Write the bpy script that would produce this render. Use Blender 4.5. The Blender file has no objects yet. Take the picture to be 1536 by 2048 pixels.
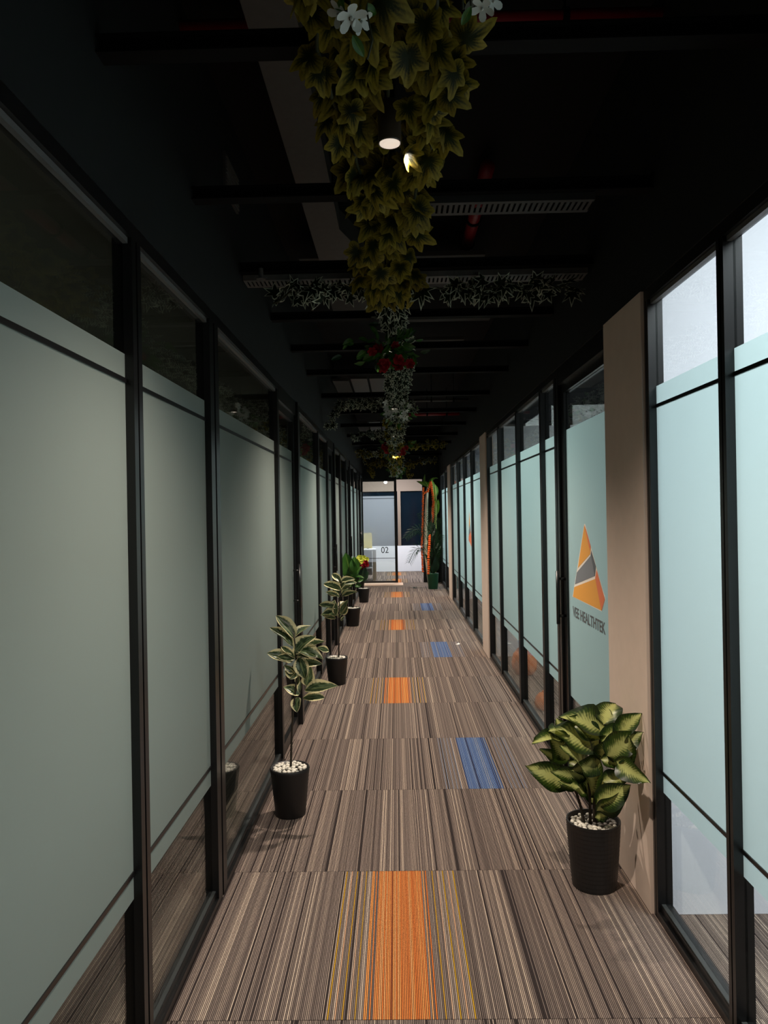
import bpy, math, random
from mathutils import Vector, Matrix
random.seed(7)
C = bpy.context.scene.collection
sc = bpy.context.scene
PI = math.pi

# ------------------------------------------------------------------ camera
F, H, YAW, PIT, ROL = 1475.0, 1.66, .0166, -.001, .0175
fw = Vector((-math.sin(YAW)*math.cos(PIT), math.cos(YAW)*math.cos(PIT), -math.sin(PIT)))
r0 = Vector((math.cos(YAW), math.sin(YAW), 0)); u0 = r0.cross(fw)
RT = math.cos(ROL)*r0 - math.sin(ROL)*u0
UP = math.sin(ROL)*r0 + math.cos(ROL)*u0
EYE = Vector((0, 0, H))
cd = bpy.data.cameras.new('camera'); cam = bpy.data.objects.new('camera', cd); C.objects.link(cam)
m = Matrix((RT, UP, -fw)).transposed().to_4x4(); m.translation = EYE
cam.matrix_world = m
cd.sensor_width = 36; cd.lens = F/2048*36; cd.clip_start = .05
sc.camera = cam

# ------------------------------------------------------------------ world, lights, exposure
w = bpy.data.worlds.new('night'); sc.world = w; w.use_nodes = True
w.node_tree.nodes['Background'].inputs[0].default_value = (.6, .75, 1, 1)
w.node_tree.nodes['Background'].inputs[1].default_value = .02
sc.view_settings.view_transform = 'Standard'; sc.view_settings.look = 'None'
sc.view_settings.gamma = 1; sc.view_settings.use_curve_mapping = False
sc.view_settings.exposure = 0
sc.cycles.use_denoising = True
sc.cycles.transparent_max_bounces = 24
sc.cycles.max_bounces = 10
sc.cycles.diffuse_bounces = 5
sc.cycles.sample_clamp_indirect = 4

WARM = (1, .86, .73)
LAMPS = [(2.08, 255), (4.75, 275), (7.4, 300), (10.1, 320), (12.75, 320), (15.2, 320)]   # spotlights along the corridor: Y, watts
LAMP_Z = 2.70
def area(name, x, y, z, sx, sy, power, col):
    l = bpy.data.lights.new(name, 'AREA'); l.shape = 'RECTANGLE'; l.size = sx; l.size_y = sy
    l.energy = power; l.color = col
    o = bpy.data.objects.new(name, l); o.location = (x, y, z); C.objects.link(o); return o
area('room_light', 2.3, 1.1, 3.5, 1.6, 1.6, 215, (.90, .94, 1))
area('room_light', 2.6, 5.8, 3.0, 1.2, 2.4, 85, (.86, .96, .95))
area('room_light', 2.6, 11.0, 3.0, 1.2, 3.0, 115, (.86, .97, .97))
area('room_light', 2.6, 15.6, 3.0, 1.2, 1.2, 85, (.86, .96, 1))
area('room_light', -2.6, 1.6, 2.74, 1.0, 1.0, 7, (1, .93, .86))  # unseen fill, added with the next two to lift the dark left rooms
area('room_light', -2.6, 7.6, 2.74, 1.0, 1.0, 14, (.9, 1, .95))
area('room_light', -2.4, 13.5, 2.74, 1.0, 3.0, 50, (.9, .98, 1))
area('room_light', -.2, 19.1, 3.0, 1.6, 1.6, 190, (.95, .97, 1))

# ------------------------------------------------------------------ helpers
def px(x, y): return RT*((x-768)/F) - UP*((y-1024)/F) + fw
def onx(x, y, X): d = px(x, y); return EYE + d*(X/d.x)
def ony(x, y, Y): d = px(x, y); return EYE + d*(Y/d.y)

def lin(c):
    return tuple(((v/255/12.92) if v/255 <= .04045 else ((v/255+.055)/1.055)**2.4) for v in c) + (1,)
WL = {}
def setp(o, label=None, cat=None, group=None, kind=None):
    if label: o['label'] = label
    if cat: o['category'] = cat
    if group: o['group'] = group
    if kind: o['kind'] = kind
    return o
def empty(name, loc, label=None, cat=None, group=None, kind=None):
    o = bpy.data.objects.new(name, None); o.empty_display_size = .1; C.objects.link(o)
    o.location = loc; WL[o.name] = Vector(loc)
    return setp(o, label, cat, group, kind)

class MB:
    def __init__(s): s.v = []; s.f = []; s.uv = None
    def box(s, x0, x1, y0, y1, z0, z1):
        n = len(s.v)
        if x1 < x0: x0, x1 = x1, x0
        s.v += [Vector(p) for p in ((x0,y0,z0),(x1,y0,z0),(x1,y1,z0),(x0,y1,z0),(x0,y0,z1),(x1,y0,z1),(x1,y1,z1),(x0,y1,z1))]
        s.f += [tuple(n+i for i in q) for q in ((0,3,2,1),(4,5,6,7),(0,1,5,4),(1,2,6,5),(2,3,7,6),(3,0,4,7))]
        return s
    def quad(s, *p):
        n = len(s.v); s.v += [Vector(q) for q in p]; s.f.append(tuple(range(n, n+len(p)))); return s
    def prism(s, pts, off):
        n = len(s.v); k = len(pts); off = Vector(off)
        s.v += [Vector(p) for p in pts] + [Vector(p)+off for p in pts]
        s.f.append(tuple(range(n, n+k))); s.f.append(tuple(range(n+2*k-1, n+k-1, -1)))
        for i in range(k): j = (i+1) % k; s.f.append((n+i, n+k+i, n+k+j, n+j))
        return s
    def tube(s, pts, rad, seg=8):
        pts = [Vector(p) for p in pts]
        if not isinstance(rad, (list, tuple)): rad = [rad]*len(pts)
        n0 = len(s.v)
        for i, p in enumerate(pts):
            d = (pts[min(i+1, len(pts)-1)] - pts[max(i-1, 0)]).normalized()
            a = d.cross(Vector((0, 0, 1)) if abs(d.z) < .9 else Vector((1, 0, 0))).normalized(); b = d.cross(a)
            for k in range(seg):
                t = 2*PI*k/seg; s.v.append(p + (a*math.cos(t)+b*math.sin(t))*rad[i])
        for i in range(len(pts)-1):
            for k in range(seg):
                a = n0+i*seg+k; b = n0+i*seg+(k+1) % seg
                s.f.append((a, b, b+seg, a+seg))
        s.f.append(tuple(n0+k for k in range(seg))[::-1]); s.f.append(tuple(n0+(len(pts)-1)*seg+k for k in range(seg)))
        return s
    def lathe(s, prof, c, seg=32):
        c = Vector(c); n0 = len(s.v)
        for r, z in prof:
            for k in range(seg): s.v.append(c + Vector((r*math.cos(2*PI*k/seg), r*math.sin(2*PI*k/seg), z)))
        for i in range(len(prof)-1):
            for k in range(seg):
                a = n0+i*seg+k; b = n0+i*seg+(k+1) % seg
                s.f.append((a, b, b+seg, a+seg))
        if prof[0][0] > 1e-4: s.f.append(tuple(n0+k for k in range(seg))[::-1])
        if prof[-1][0] > 1e-4: s.f.append(tuple(n0+(len(prof)-1)*seg+k for k in range(seg)))
        return s
    def blob(s, c, r, seg=8, rings=5, jit=0):
        c = Vector(c); r = Vector(r) if not isinstance(r, (int, float)) else Vector((r, r, r)); n0 = len(s.v)
        s.v.append(c+Vector((0, 0, -r.z)))
        for i in range(1, rings):
            a = -PI/2+PI*i/rings
            for k in range(seg):
                t = 2*PI*k/seg; q = 1+random.uniform(-jit, jit)
                s.v.append(c+Vector((r.x*math.cos(a)*math.cos(t)*q, r.y*math.cos(a)*math.sin(t)*q, r.z*math.sin(a)*q)))
        s.v.append(c+Vector((0, 0, r.z))); L = len(s.v)-1
        for k in range(seg): s.f.append((n0, n0+1+(k+1) % seg, n0+1+k)); s.f.append((L, L-seg+k, L-seg+(k+1) % seg))
        for i in range(rings-2):
            for k in range(seg):
                a = n0+1+i*seg+k; b = n0+1+i*seg+(k+1) % seg
                s.f.append((a, b, b+seg, a+seg))
        return s
    def mesh(s, name, mat, off=Vector((0, 0, 0)), smooth=False):
        me = bpy.data.meshes.new(name); me.from_pydata([v-off for v in s.v], [], s.f)
        if s.uv:
            ul = me.uv_layers.new(name='UVMap')
            for l in me.loops: ul.data[l.index].uv = s.uv[l.vertex_index]
        me.materials.append(mat)
        if smooth: me.polygons.foreach_set('use_smooth', [True]*len(me.polygons))
        me.update(); return me
    def build(s, name, mat, parent=None, smooth=False, loc=None, **kw):
        off = WL[parent.name] if parent else (Vector(loc) if loc else Vector((0, 0, 0)))
        o = bpy.data.objects.new(name, s.mesh(name, mat, off, smooth)); C.objects.link(o)
        if parent: o.parent = parent
        elif loc: o.location = loc
        WL[o.name] = off
        return setp(o, **kw)
def inst(name, me, M, parent):
    """object from shared mesh at world matrix M, under parent (parents carry no rotation)"""
    o = bpy.data.objects.new(name, me); C.objects.link(o); o.parent = parent
    o.matrix_local = Matrix.Translation(-WL[parent.name]) @ M
    return o
def frame(base, tip, nrm, sx=1, sz=1):
    """matrix putting local +Y from base to tip (scaled to its length), local Z near nrm"""
    y = tip-base; L = y.length; y = y/L
    x = y.cross(nrm)
    if x.length < 1e-3: x = y.cross(Vector((1, .3, .2)))
    x.normalize(); z = x.cross(y)
    M = Matrix((x*L*sx, y*L, z*L*sz)).transposed().to_4x4(); M.translation = base
    return M

# ------------------------------------------------------------------ materials
def mat(name):
    m = bpy.data.materials.new(name); m.use_nodes = True
    nt = m.node_tree; b = nt.nodes['Principled BSDF']
    return m, nt, b
def N(nt, t, **kw):
    n = nt.nodes.new(t)
    for k, v in kw.items(): setattr(n, k, v)
    return n
def mth(nt, op, a, b=None, c=None, clamp=False):
    n = N(nt, 'ShaderNodeMath', operation=op, use_clamp=clamp)
    for i, v in enumerate((a, b, c)):
        if v is None: continue
        if isinstance(v, (int, float)): n.inputs[i].default_value = v
        else: nt.links.new(v, n.inputs[i])
    return n.outputs[0]
def mixc(nt, f, a, b):
    n = N(nt, 'ShaderNodeMix', data_type='RGBA')
    for s, v in ((n.inputs[0], f), (n.inputs[6], a), (n.inputs[7], b)):
        if isinstance(v, (int, float)): s.default_value = v
        elif isinstance(v, tuple): s.default_value = v
        else: nt.links.new(v, s)
    return n.outputs[2]
def plain(name, col, rough=.5, metal=0, nscale=0, namp=.15, bump=0, spec=.5):
    m, nt, b = mat(name)
    b.inputs['Base Color'].default_value = lin(col); b.inputs['Roughness'].default_value = rough
    b.inputs['Metallic'].default_value = metal; b.inputs['Specular IOR Level'].default_value = spec
    if nscale:
        tc = N(nt, 'ShaderNodeTexCoord'); no = N(nt, 'ShaderNodeTexNoise'); no.inputs['Scale'].default_value = nscale
        no.inputs['Detail'].default_value = 4
        nt.links.new(tc.outputs['Object'], no.inputs['Vector'])
        c = lin(col); lo = tuple(v*(1-namp) for v in c[:3])+(1,); hi = tuple(min(1, v*(1+namp)) for v in c[:3])+(1,)
        nt.links.new(mixc(nt, no.outputs['Fac'], lo, hi), b.inputs['Base Color'])
        if bump:
            bp = N(nt, 'ShaderNodeBump'); bp.inputs['Strength'].default_value = bump; bp.inputs['Distance'].default_value = .005
            nt.links.new(no.outputs['Fac'], bp.inputs['Height']); nt.links.new(bp.outputs[0], b.inputs['Normal'])
    return m
def emit(name, col, s):
    m, nt, b = mat(name); b.inputs['Base Color'].default_value = lin(col)
    b.inputs['Emission Color'].default_value = lin(col); b.inputs['Emission Strength'].default_value = s
    return m

M_black = plain('black_paint', (15, 19, 19), .75, nscale=3, namp=.2, spec=.3)
M_ceil = plain('black_ceiling', (15, 15, 15), .9, nscale=5, namp=.3, bump=.3, spec=.2)
M_beam = plain('black_steel', (7, 7, 7), .8, nscale=8, spec=.12)
M_frame = plain('black_aluminium', (14, 14, 15), .32, nscale=30, namp=.1)
M_rail = plain('grey_rail', (62, 66, 66), .35, metal=.3, nscale=20, namp=.1)
M_head = plain('grey_head_channel', (88, 88, 86), .5)
M_col = plain('taupe_plaster', (224, 203, 187), .8, nscale=14, namp=.05, bump=.15, spec=.3)
M_white = plain('white_wall', (225, 226, 232), .8, nscale=6, namp=.03, bump=.1, spec=.3)
M_greywall = plain('grey_wall', (112, 106, 98), .85, nscale=4, namp=.1, spec=.2)
M_duct = plain('galvanised_duct', (72, 70, 67), .55, metal=.0, nscale=25, namp=.25)
M_ductd = plain('dull_ceiling_board', (56, 53, 50), .8, nscale=25, namp=.3)
M_red = plain('red_pipe_paint', (126, 11, 22), .45)
M_pot = plain('black_pot_plastic', (26, 25, 25), .5, nscale=60, namp=.2)
M_green = plain('green_pot_plastic', (14, 78, 48), .45, nscale=30)
M_soil = plain('dark_soil', (30, 24, 20), .95, nscale=60)
M_stem = plain('brown_stem', (42, 34, 22), .7, nscale=80, namp=.4)
M_vine = plain('green_vine_stem', (40, 44, 18), .7)
M_peb = plain('white_pebble', (222, 216, 202), .55, nscale=20, namp=.12)
M_pebd = plain('grey_pebble', (96, 92, 86), .6, nscale=20, namp=.2)
M_beige = plain('beige_frame', (122, 106, 94), .6)
M_navy = plain('night_glass', (8, 20, 30), .12, nscale=2, namp=.4)
M_wood = plain('pale_wood', (196, 180, 160), .5, nscale=12)
M_greyp = plain('grey_panel', (140, 142, 146), .6)
M_yellow = plain('yellow_fabric', (250, 220, 30), .7)
M_orange = plain('orange_fabric', (224, 112, 34), .35, nscale=10, namp=.25, bump=.3)
M_mari = plain('marigold_orange', (226, 92, 14), .8, nscale=90, namp=.3)
M_txt = plain('grey_lettering', (96, 98, 100), .6)
M_blk = plain('black_lettering', (14, 14, 14), .5)
M_lor = plain('logo_orange', (242, 172, 80), .5)
M_lrd = plain('logo_red_orange', (236, 132, 92), .5)
M_lgr = plain('logo_grey', (132, 136, 142), .5)
M_lgd = plain('logo_dark_grey', (100, 104, 110), .5)
M_lwh = plain('logo_white_border', (246, 238, 226), .5)
M_lamp = emit('lamp_lens', (255, 236, 220), .62)
M_glow = emit('ball_lamp', (255, 250, 240), 5)
M_lampb = plain('bronze_lamp_body', (60, 50, 40), .35)
M_petal_r = plain('red_petal', (150, 10, 26), .6)
M_petal_w = plain('white_petal', (168, 172, 164), .6)
M_petal_y = plain('yellow_green_petal', (208, 212, 92), .6)
M_paper = plain('white_paper', (230, 228, 224), .7)

def make_glass():
    m, nt, b = mat('clear_glass'); nt.nodes.remove(b)
    out = nt.nodes['Material Output']
    g = N(nt, 'ShaderNodeNewGeometry')
    ior = mth(nt, 'ADD', mth(nt, 'MULTIPLY', g.outputs['Backfacing'], 1/1.52-1.52), 1.52)
    fr = N(nt, 'ShaderNodeFresnel'); nt.links.new(ior, fr.inputs['IOR'])
    tr = N(nt, 'ShaderNodeBsdfTransparent'); tr.inputs[0].default_value = (.93, .965, .95, 1)
    gl = N(nt, 'ShaderNodeBsdfGlossy'); gl.inputs['Roughness'].default_value = .0
    mx = N(nt, 'ShaderNodeMixShader')
    nt.links.new(fr.outputs[0], mx.inputs[0]); nt.links.new(tr.outputs[0], mx.inputs[1]); nt.links.new(gl.outputs[0], mx.inputs[2])
    nt.links.new(mx.outputs[0], out.inputs[0]); return m
M_glass = make_glass()
def make_film(name, col):
    m, nt, b = mat(name); out = nt.nodes['Material Output']
    b.inputs['Base Color'].default_value = lin((164, 174, 168)); b.inputs['Roughness'].default_value = .55
    b.inputs['Specular IOR Level'].default_value = .25
    tl = N(nt, 'ShaderNodeBsdfTranslucent'); tl.inputs[0].default_value = lin(col)
    mx = N(nt, 'ShaderNodeMixShader'); mx.inputs[0].default_value = .66
    nt.links.new(b.outputs[0], mx.inputs[1]); nt.links.new(tl.outputs[0], mx.inputs[2])
    nt.links.new(mx.outputs[0], out.inputs[0]); return m
M_film = make_film('frosted_film', (200, 219, 217))
def make_film_far():
    # thin frost: partly see-through blur
    m, nt, b = mat('light_frosted_film'); out = nt.nodes['Material Output']
    b.inputs['Base Color'].default_value = lin((214, 220, 232)); b.inputs['Roughness'].default_value = .6
    tl = N(nt, 'ShaderNodeBsdfTranslucent'); tl.inputs[0].default_value = lin((225, 230, 242))
    mx = N(nt, 'ShaderNodeMixShader'); mx.inputs[0].default_value = .6
    rf = N(nt, 'ShaderNodeBsdfRefraction'); rf.inputs['Roughness'].default_value = .28; rf.inputs['IOR'].default_value = 1.01
    m2 = N(nt, 'ShaderNodeMixShader'); m2.inputs[0].default_value = .6
    nt.links.new(b.outputs[0], mx.inputs[1]); nt.links.new(tl.outputs[0], mx.inputs[2])
    nt.links.new(mx.outputs[0], m2.inputs[1]); nt.links.new(rf.outputs[0], m2.inputs[2])
    nt.links.new(m2.outputs[0], out.inputs[0]); return m
M_film2 = make_film_far()

def leafmat(name, fn, trans=.3, rough=.45, spec=.4):
    m, nt, b = mat(name); out = nt.nodes['Material Output']
    uv = N(nt, 'ShaderNodeUVMap'); sp = N(nt, 'ShaderNodeSeparateXYZ'); nt.links.new(uv.outputs[0], sp.inputs[0])
    oi = N(nt, 'ShaderNodeObjectInfo')
    col = fn(nt, sp.outputs[0], sp.outputs[1], oi.outputs['Random'], uv.outputs[0])
    hv = N(nt, 'ShaderNodeHueSaturation'); nt.links.new(col, hv.inputs['Color'])
    nt.links.new(mth(nt, 'MULTIPLY_ADD', oi.outputs['Random'], .5, .75), hv.inputs['Value'])
    col = hv.outputs[0]
    nt.links.new(col, b.inputs['Base Color']); b.inputs['Roughness'].default_value = rough; b.inputs['Specular IOR Level'].default_value = spec
    tl = N(nt, 'ShaderNodeBsdfTranslucent'); nt.links.new(col, tl.inputs[0])
    mx = N(nt, 'ShaderNodeMixShader'); mx.inputs[0].default_value = trans
    nt.links.new(b.outputs[0], mx.inputs[1]); nt.links.new(tl.outputs[0], mx.inputs[2]); nt.links.new(mx.outputs[0], out.inputs[0])
    return m
def noise(nt, vec, sc_, det=2, mul=(1, 1, 1), rnd=None):
    mp = N(nt, 'ShaderNodeMapping'); nt.links.new(vec, mp.inputs[0]); mp.inputs['Scale'].default_value = mul
    if rnd is not None:
        cb = N(nt, 'ShaderNodeCombineXYZ'); nt.links.new(mth(nt, 'MULTIPLY', rnd, 37.), cb.inputs[2]); nt.links.new(cb.outputs[0], mp.inputs['Location'])
    n = N(nt, 'ShaderNodeTexNoise'); n.inputs['Scale'].default_value = sc_; n.inputs['Detail'].default_value = det
    nt.links.new(mp.outputs[0], n.inputs['Vector']); return n.outputs['Fac']
def sstep(nt, x, a, b):
    n = N(nt, 'ShaderNodeMapRange', interpolation_type='SMOOTHSTEP'); nt.links.new(x, n.inputs[0])
    n.inputs[1].default_value = a; n.inputs[2].default_value = b; return n.outputs[0]
# long leaves: U = 0..1 across (0.5 midrib), V = 0..1 along.  ivy leaves: U = radius 0..1, V = angle
def fig(nt, u, v, r, uv):
    a = mth(nt, 'ABSOLUTE', mth(nt, 'MULTIPLY_ADD', u, 2, -1))
    a2 = mth(nt, 'ADD', a, mth(nt, 'MULTIPLY_ADD', noise(nt, uv, 5, 3, (1, 3, 1), r), .5, -.25))
    green = mixc(nt, sstep(nt, noise(nt, uv, 4, 2, (3, 1, 1), r), .42, .6), lin((38, 58, 30)), lin((92, 108, 78)))
    c = mixc(nt, sstep(nt, a2, .58, .74), green, lin((216, 206, 160)))
    return mixc(nt, sstep(nt, a, .0, .06), lin((150, 160, 100)), c)
M_fig = leafmat('variegated_fig_leaf', fig, .2, .35)
def dief(nt, u, v, r, uv):
    a = mth(nt, 'ABSOLUTE', mth(nt, 'MULTIPLY_ADD', u, 2, -1))
    # feathered side veins: shift V with distance from midrib
    vv = mth(nt, 'SUBTRACT', v, mth(nt, 'MULTIPLY', a, .28))
    wv = mth(nt, 'SINE', mth(nt, 'MULTIPLY', vv, 95.))
    a2 = mth(nt, 'ADD', a, mth(nt, 'ADD', mth(nt, 'MULTIPLY', wv, .09), mth(nt, 'MULTIPLY_ADD', noise(nt, uv, 6, 3, (1, 2, 1), r), .6, -.3)))
    c = mixc(nt, sstep(nt, a2, .12, .62), lin((196, 200, 122)), lin((56, 78, 24)))
    return mixc(nt, sstep(nt, mth(nt, 'ADD', a2, mth(nt, 'MULTIPLY', r, .2)), .72, 1.0), c, lin((30, 46, 18)))
M_dief = leafmat('cream_green_dieffenbachia_leaf', dief, .3, .35)
def gr(nt, u, v, r, uv):
    a = mth(nt, 'ABSOLUTE', mth(nt, 'MULTIPLY_ADD', u, 2, -1))
    return mixc(nt, sstep(nt, a, 0, .1), lin((110, 140, 60)), mixc(nt, noise(nt, uv, 5, 2, (1, 1, 1), r), lin((40, 78, 28)), lin((64, 112, 36))))
M_leafg = leafmat('plain_green_leaf', gr, .3, .4)
def dgr(nt, u, v, r, uv):
    return mixc(nt, noise(nt, uv, 5, 2, (1, 1, 1), r), lin((18, 44, 24)), lin((32, 64, 34)))
M_leafd = leafmat('dark_green_leaf', dgr, .2, .45)
def banana(nt, u, v, r, uv):
    a = mth(nt, 'ABSOLUTE', mth(nt, 'MULTIPLY_ADD', u, 2, -1))
    return mixc(nt, sstep(nt, a, 0, .12), lin((190, 206, 120)), mixc(nt, noise(nt, uv, 5, 2, (1, 8, 1), r), lin((74, 116, 34)), lin((120, 160, 60))))
M_ban = leafmat('bright_green_broad_leaf', banana, .35, .4)
def olive(nt, u, v, r, uv):
    st = mth(nt, 'SINE', mth(nt, 'MULTIPLY', v, 150.))
    u2 = mth(nt, 'ADD', u, mth(nt, 'ADD', mth(nt, 'MULTIPLY', st, .1), mth(nt, 'MULTIPLY_ADD', noise(nt, uv, 9, 3, (2, 5, 1), r), .5, -.25)))
    c = mixc(nt, sstep(nt, u2, .34, .92), lin((32, 39, 14)), lin((130, 114, 36)))
    return mixc(nt, sstep(nt, u2, .85, 1.05), c, lin((140, 124, 44)))
M_olive = leafmat('olive_ivy_leaf', olive, .35, .6, .2)
def varie(nt, u, v, r, uv):
    u2 = mth(nt, 'ADD', u, mth(nt, 'MULTIPLY_ADD', noise(nt, uv, 8, 2, (1, 6, 1), r), .16, -.08))
    c = mixc(nt, noise(nt, uv, 5, 2, (1, 3, 1), r), lin((12, 22, 10)), lin((34, 44, 22)))
    return mixc(nt, sstep(nt, u2, .80, .88), c, lin((196, 200, 178)))
M_varie = leafmat('white_edged_ivy_leaf', varie, .25, .55, .2)

# carpet
def carpet(name, kind):
    m, nt, b = mat(name)
    g = N(nt, 'ShaderNodeNewGeometry'); sp = N(nt, 'ShaderNodeSeparateXYZ'); nt.links.new(g.outputs['Position'], sp.inputs[0])
    oi = N(nt, 'ShaderNodeObjectInfo')
    X, Y = sp.outputs[0], sp.outputs[1]
    if kind == 'cross': X, Y = Y, X
    if kind == 'room':   # rows and planks come from the grid itself
        row = mth(nt, 'FLOOR', mth(nt, 'SUBTRACT', Y, .41)); plank = mth(nt, 'FLOOR', mth(nt, 'DIVIDE', mth(nt, 'ADD', X, .275), .525))
        rnd = mth(nt, 'ADD', mth(nt, 'MULTIPLY', row, 7.13), mth(nt, 'MULTIPLY', plank, 3.71))
    else:
        rnd = mth(nt, 'MULTIPLY', oi.outputs['Random'], 61.)
    P = .0060
    idx = mth(nt, 'FLOOR', mth(nt, 'DIVIDE', X, P))
    fr = mth(nt, 'FRACT', mth(nt, 'DIVIDE', X, P))
    wn = N(nt, 'ShaderNodeTexWhiteNoise', noise_dimensions='2D'); cb = N(nt, 'ShaderNodeCombineXYZ')
    nt.links.new(idx, cb.inputs[0]); nt.links.new(rnd, cb.inputs[1]); nt.links.new(cb.outputs[0], wn.inputs['Vector'])
    cb2 = N(nt, 'ShaderNodeCombineXYZ'); nt.links.new(mth(nt, 'MULTIPLY', X, 22.), cb2.inputs[0]); nt.links.new(rnd, cb2.inputs[1])
    br = N(nt, 'ShaderNodeTexNoise'); br.inputs['Scale'].default_value = 1; br.inputs['Detail'].default_value = 3; nt.links.new(cb2.outputs[0], br.inputs['Vector'])
    val = mth(nt, 'ADD', mth(nt, 'MULTIPLY', wn.outputs['Value'], .84), mth(nt, 'MULTIPLY', br.outputs['Fac'], .16))
    rp = N(nt, 'ShaderNodeValToRGB'); rp.color_ramp.interpolation = 'CONSTANT'; e = rp.color_ramp.elements
    e[0].position = 0; e[0].color = lin((62, 52, 50)); e[1].position = .13; e[1].color = lin((120, 105, 98))
    for p, c in ((.28, (152, 134, 124)), (.44, (136, 120, 111)), (.60, (166, 147, 134)), (.72, (144, 127, 117)), (.81, (188, 167, 151)), (.89, (214, 192, 172))):
        q = e.new(p); q.color = lin(c)
    nt.links.new(val, rp.inputs[0]); col = rp.outputs[0]
    if kind in ('orange', 'blue'):
        x0 = -.275 if kind == 'orange' else .25
        lx = mth(nt, 'SUBTRACT', X, x0)
        wn2 = N(nt, 'ShaderNodeTexWhiteNoise', noise_dimensions='2D'); nt.links.new(cb.outputs[0], wn2.inputs['Vector'])
        dc = mth(nt, 'ABSOLUTE', mth(nt, 'SUBTRACT', lx, .2625))
        wn3 = N(nt, 'ShaderNodeTexWhiteNoise', noise_dimensions='1D'); nt.links.new(mth(nt, 'ADD', idx, 913.), wn3.inputs['W'])
        inb = mth(nt, 'LESS_THAN', mth(nt, 'ADD', dc, mth(nt, 'MULTIPLY', wn3.outputs['Value'], .045)), .138)
        rp2 = N(nt, 'ShaderNodeValToRGB'); rp2.color_ramp.interpolation = 'CONSTANT'; e = rp2.color_ramp.elements
        e[0].position = 0; e[1].position = .16
        if kind == 'orange':
            e[0].color = lin((160, 84, 44)); e[1].color = lin((236, 130, 60))
            for p_, c_ in ((.36, (252, 164, 88)), (.6, (240, 142, 72)), (.78, (248, 174, 108))): q = e.new(p_); q.color = lin(c_)
        else:
            e[0].color = lin((62, 74, 112)); e[1].color = lin((96, 124, 178))
            for p_, c_ in ((.4, (126, 150, 192)), (.62, (104, 132, 184)), (.86, (164, 172, 190))): q = e.new(p_); q.color = lin(c_)
        nt.links.new(val, rp2.inputs[0])
        for pos, cc in ((.020, (214, 164, 52)), (.066, (206, 158, 60)), (.112, (200, 156, 70)), (.044, (226, 178, 142)), (.090, (214, 176, 146)), (.413, (206, 158, 64)), (.460, (206, 160, 52)), (.505, (214, 166, 50)), (.437, (220, 180, 150)), (.483, (226, 178, 142))):
            if kind == 'blue': cc = (150, 154, 168)
            pi_ = math.floor((x0+pos)/P)
            col = mixc(nt, mth(nt, 'COMPARE', idx, float(pi_), .5), col, lin(cc))
        col = mixc(nt, inb, col, rp2.outputs[0])
    # gaps between ribs and yarn speckle
    tri = mth(nt, 'ABSOLUTE', mth(nt, 'MULTIPLY_ADD', fr, 2, -1))
    rib = sstep(nt, tri, .34, .74)
    no = N(nt, 'ShaderNodeTexNoise'); no.inputs['Scale'].default_value = 260; no.inputs['Detail'].default_value = 2; nt.links.new(g.outputs['Position'], no.inputs['Vector'])
    col = mixc(nt, mth(nt, 'MULTIPLY', rib, .94), col, (.012, .01, .01, 1))
    col = mixc(nt, mth(nt, 'MULTIPLY', sstep(nt, no.outputs['Fac'], .35, .65), .45), col, mixc(nt, .5, col, (.02, .016, .015, 1)))
    nt.links.new(col, b.inputs['Base Color']); b.inputs['Roughness'].default_value = .95; b.inputs['Specular IOR Level'].default_value = .15
    bp = N(nt, 'ShaderNodeBump'); bp.inputs['Strength'].default_value = .5; bp.inputs['Distance'].default_value = .003
    nt.links.new(mth(nt, 'ADD', mth(nt, 'SUBTRACT', 1., rib), no.outputs['Fac']), bp.inputs['Height']); nt.links.new(bp.outputs[0], b.inputs['Normal'])
    return m
K_plain = carpet('striped_carpet', 'plain'); K_or = carpet('orange_striped_carpet', 'orange'); K_bl = carpet('blue_striped_carpet', 'blue')
K_room = carpet('room_striped_carpet', 'room'); K_cross = carpet('cross_laid_carpet', 'cross')

# ------------------------------------------------------------------ setting
XL, XR, TOP, CEIL, END = -.78, 1.025, 2.545, 3.6, 17.4
fl = MB(); fl.box(-4.2, 4.2, -1.6, 21.2, -.12, -.002)
floor = fl.build('floor', K_room, kind='structure')
TH = .004
edges = [-.79, -.275, .25, .775, 1.04]
def tile_mesh(wd, d, mt):
    return MB().box(.0012, wd-.0012, .0012, d-.0012, -.002, TH).mesh('carpet_tile', mt)
tm = {}
def tile(x0, x1, y0, y1, mt):
    k = (round(x1-x0, 3), round(y1-y0, 3), mt.name)
    if k not in tm: tm[k] = tile_mesh(x1-x0, y1-y0, mt)
    o = bpy.data.objects.new('carpet_tile', tm[k]); C.objects.link(o); o.parent = floor; o.location = (x0, y0, 0)
for r in range(-2, 16):
    y0 = .41+r
    for i in range(4):
        mt = K_plain
        if i == 1 and r % 4 == 2: mt = K_or
        if i == 2 and r % 4 == 0 and r > 0: mt = K_bl
        tile(edges[i], edges[i+1], y0, y0+1, mt)
for i in range(4): tile(edges[i], edges[i+1], 16.41, 17.38, K_cross)
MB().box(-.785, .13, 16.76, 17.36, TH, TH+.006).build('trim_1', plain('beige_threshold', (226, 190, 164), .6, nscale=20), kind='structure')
for r in (0, 1, 2):
    for i in range(-1, 5):
        x0 = -.80+.525*i
        tile(x0, x0+.525, 17.41+r, 18.41+r, K_or if (i == 1 and r in (0, 2)) else K_plain)

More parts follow.
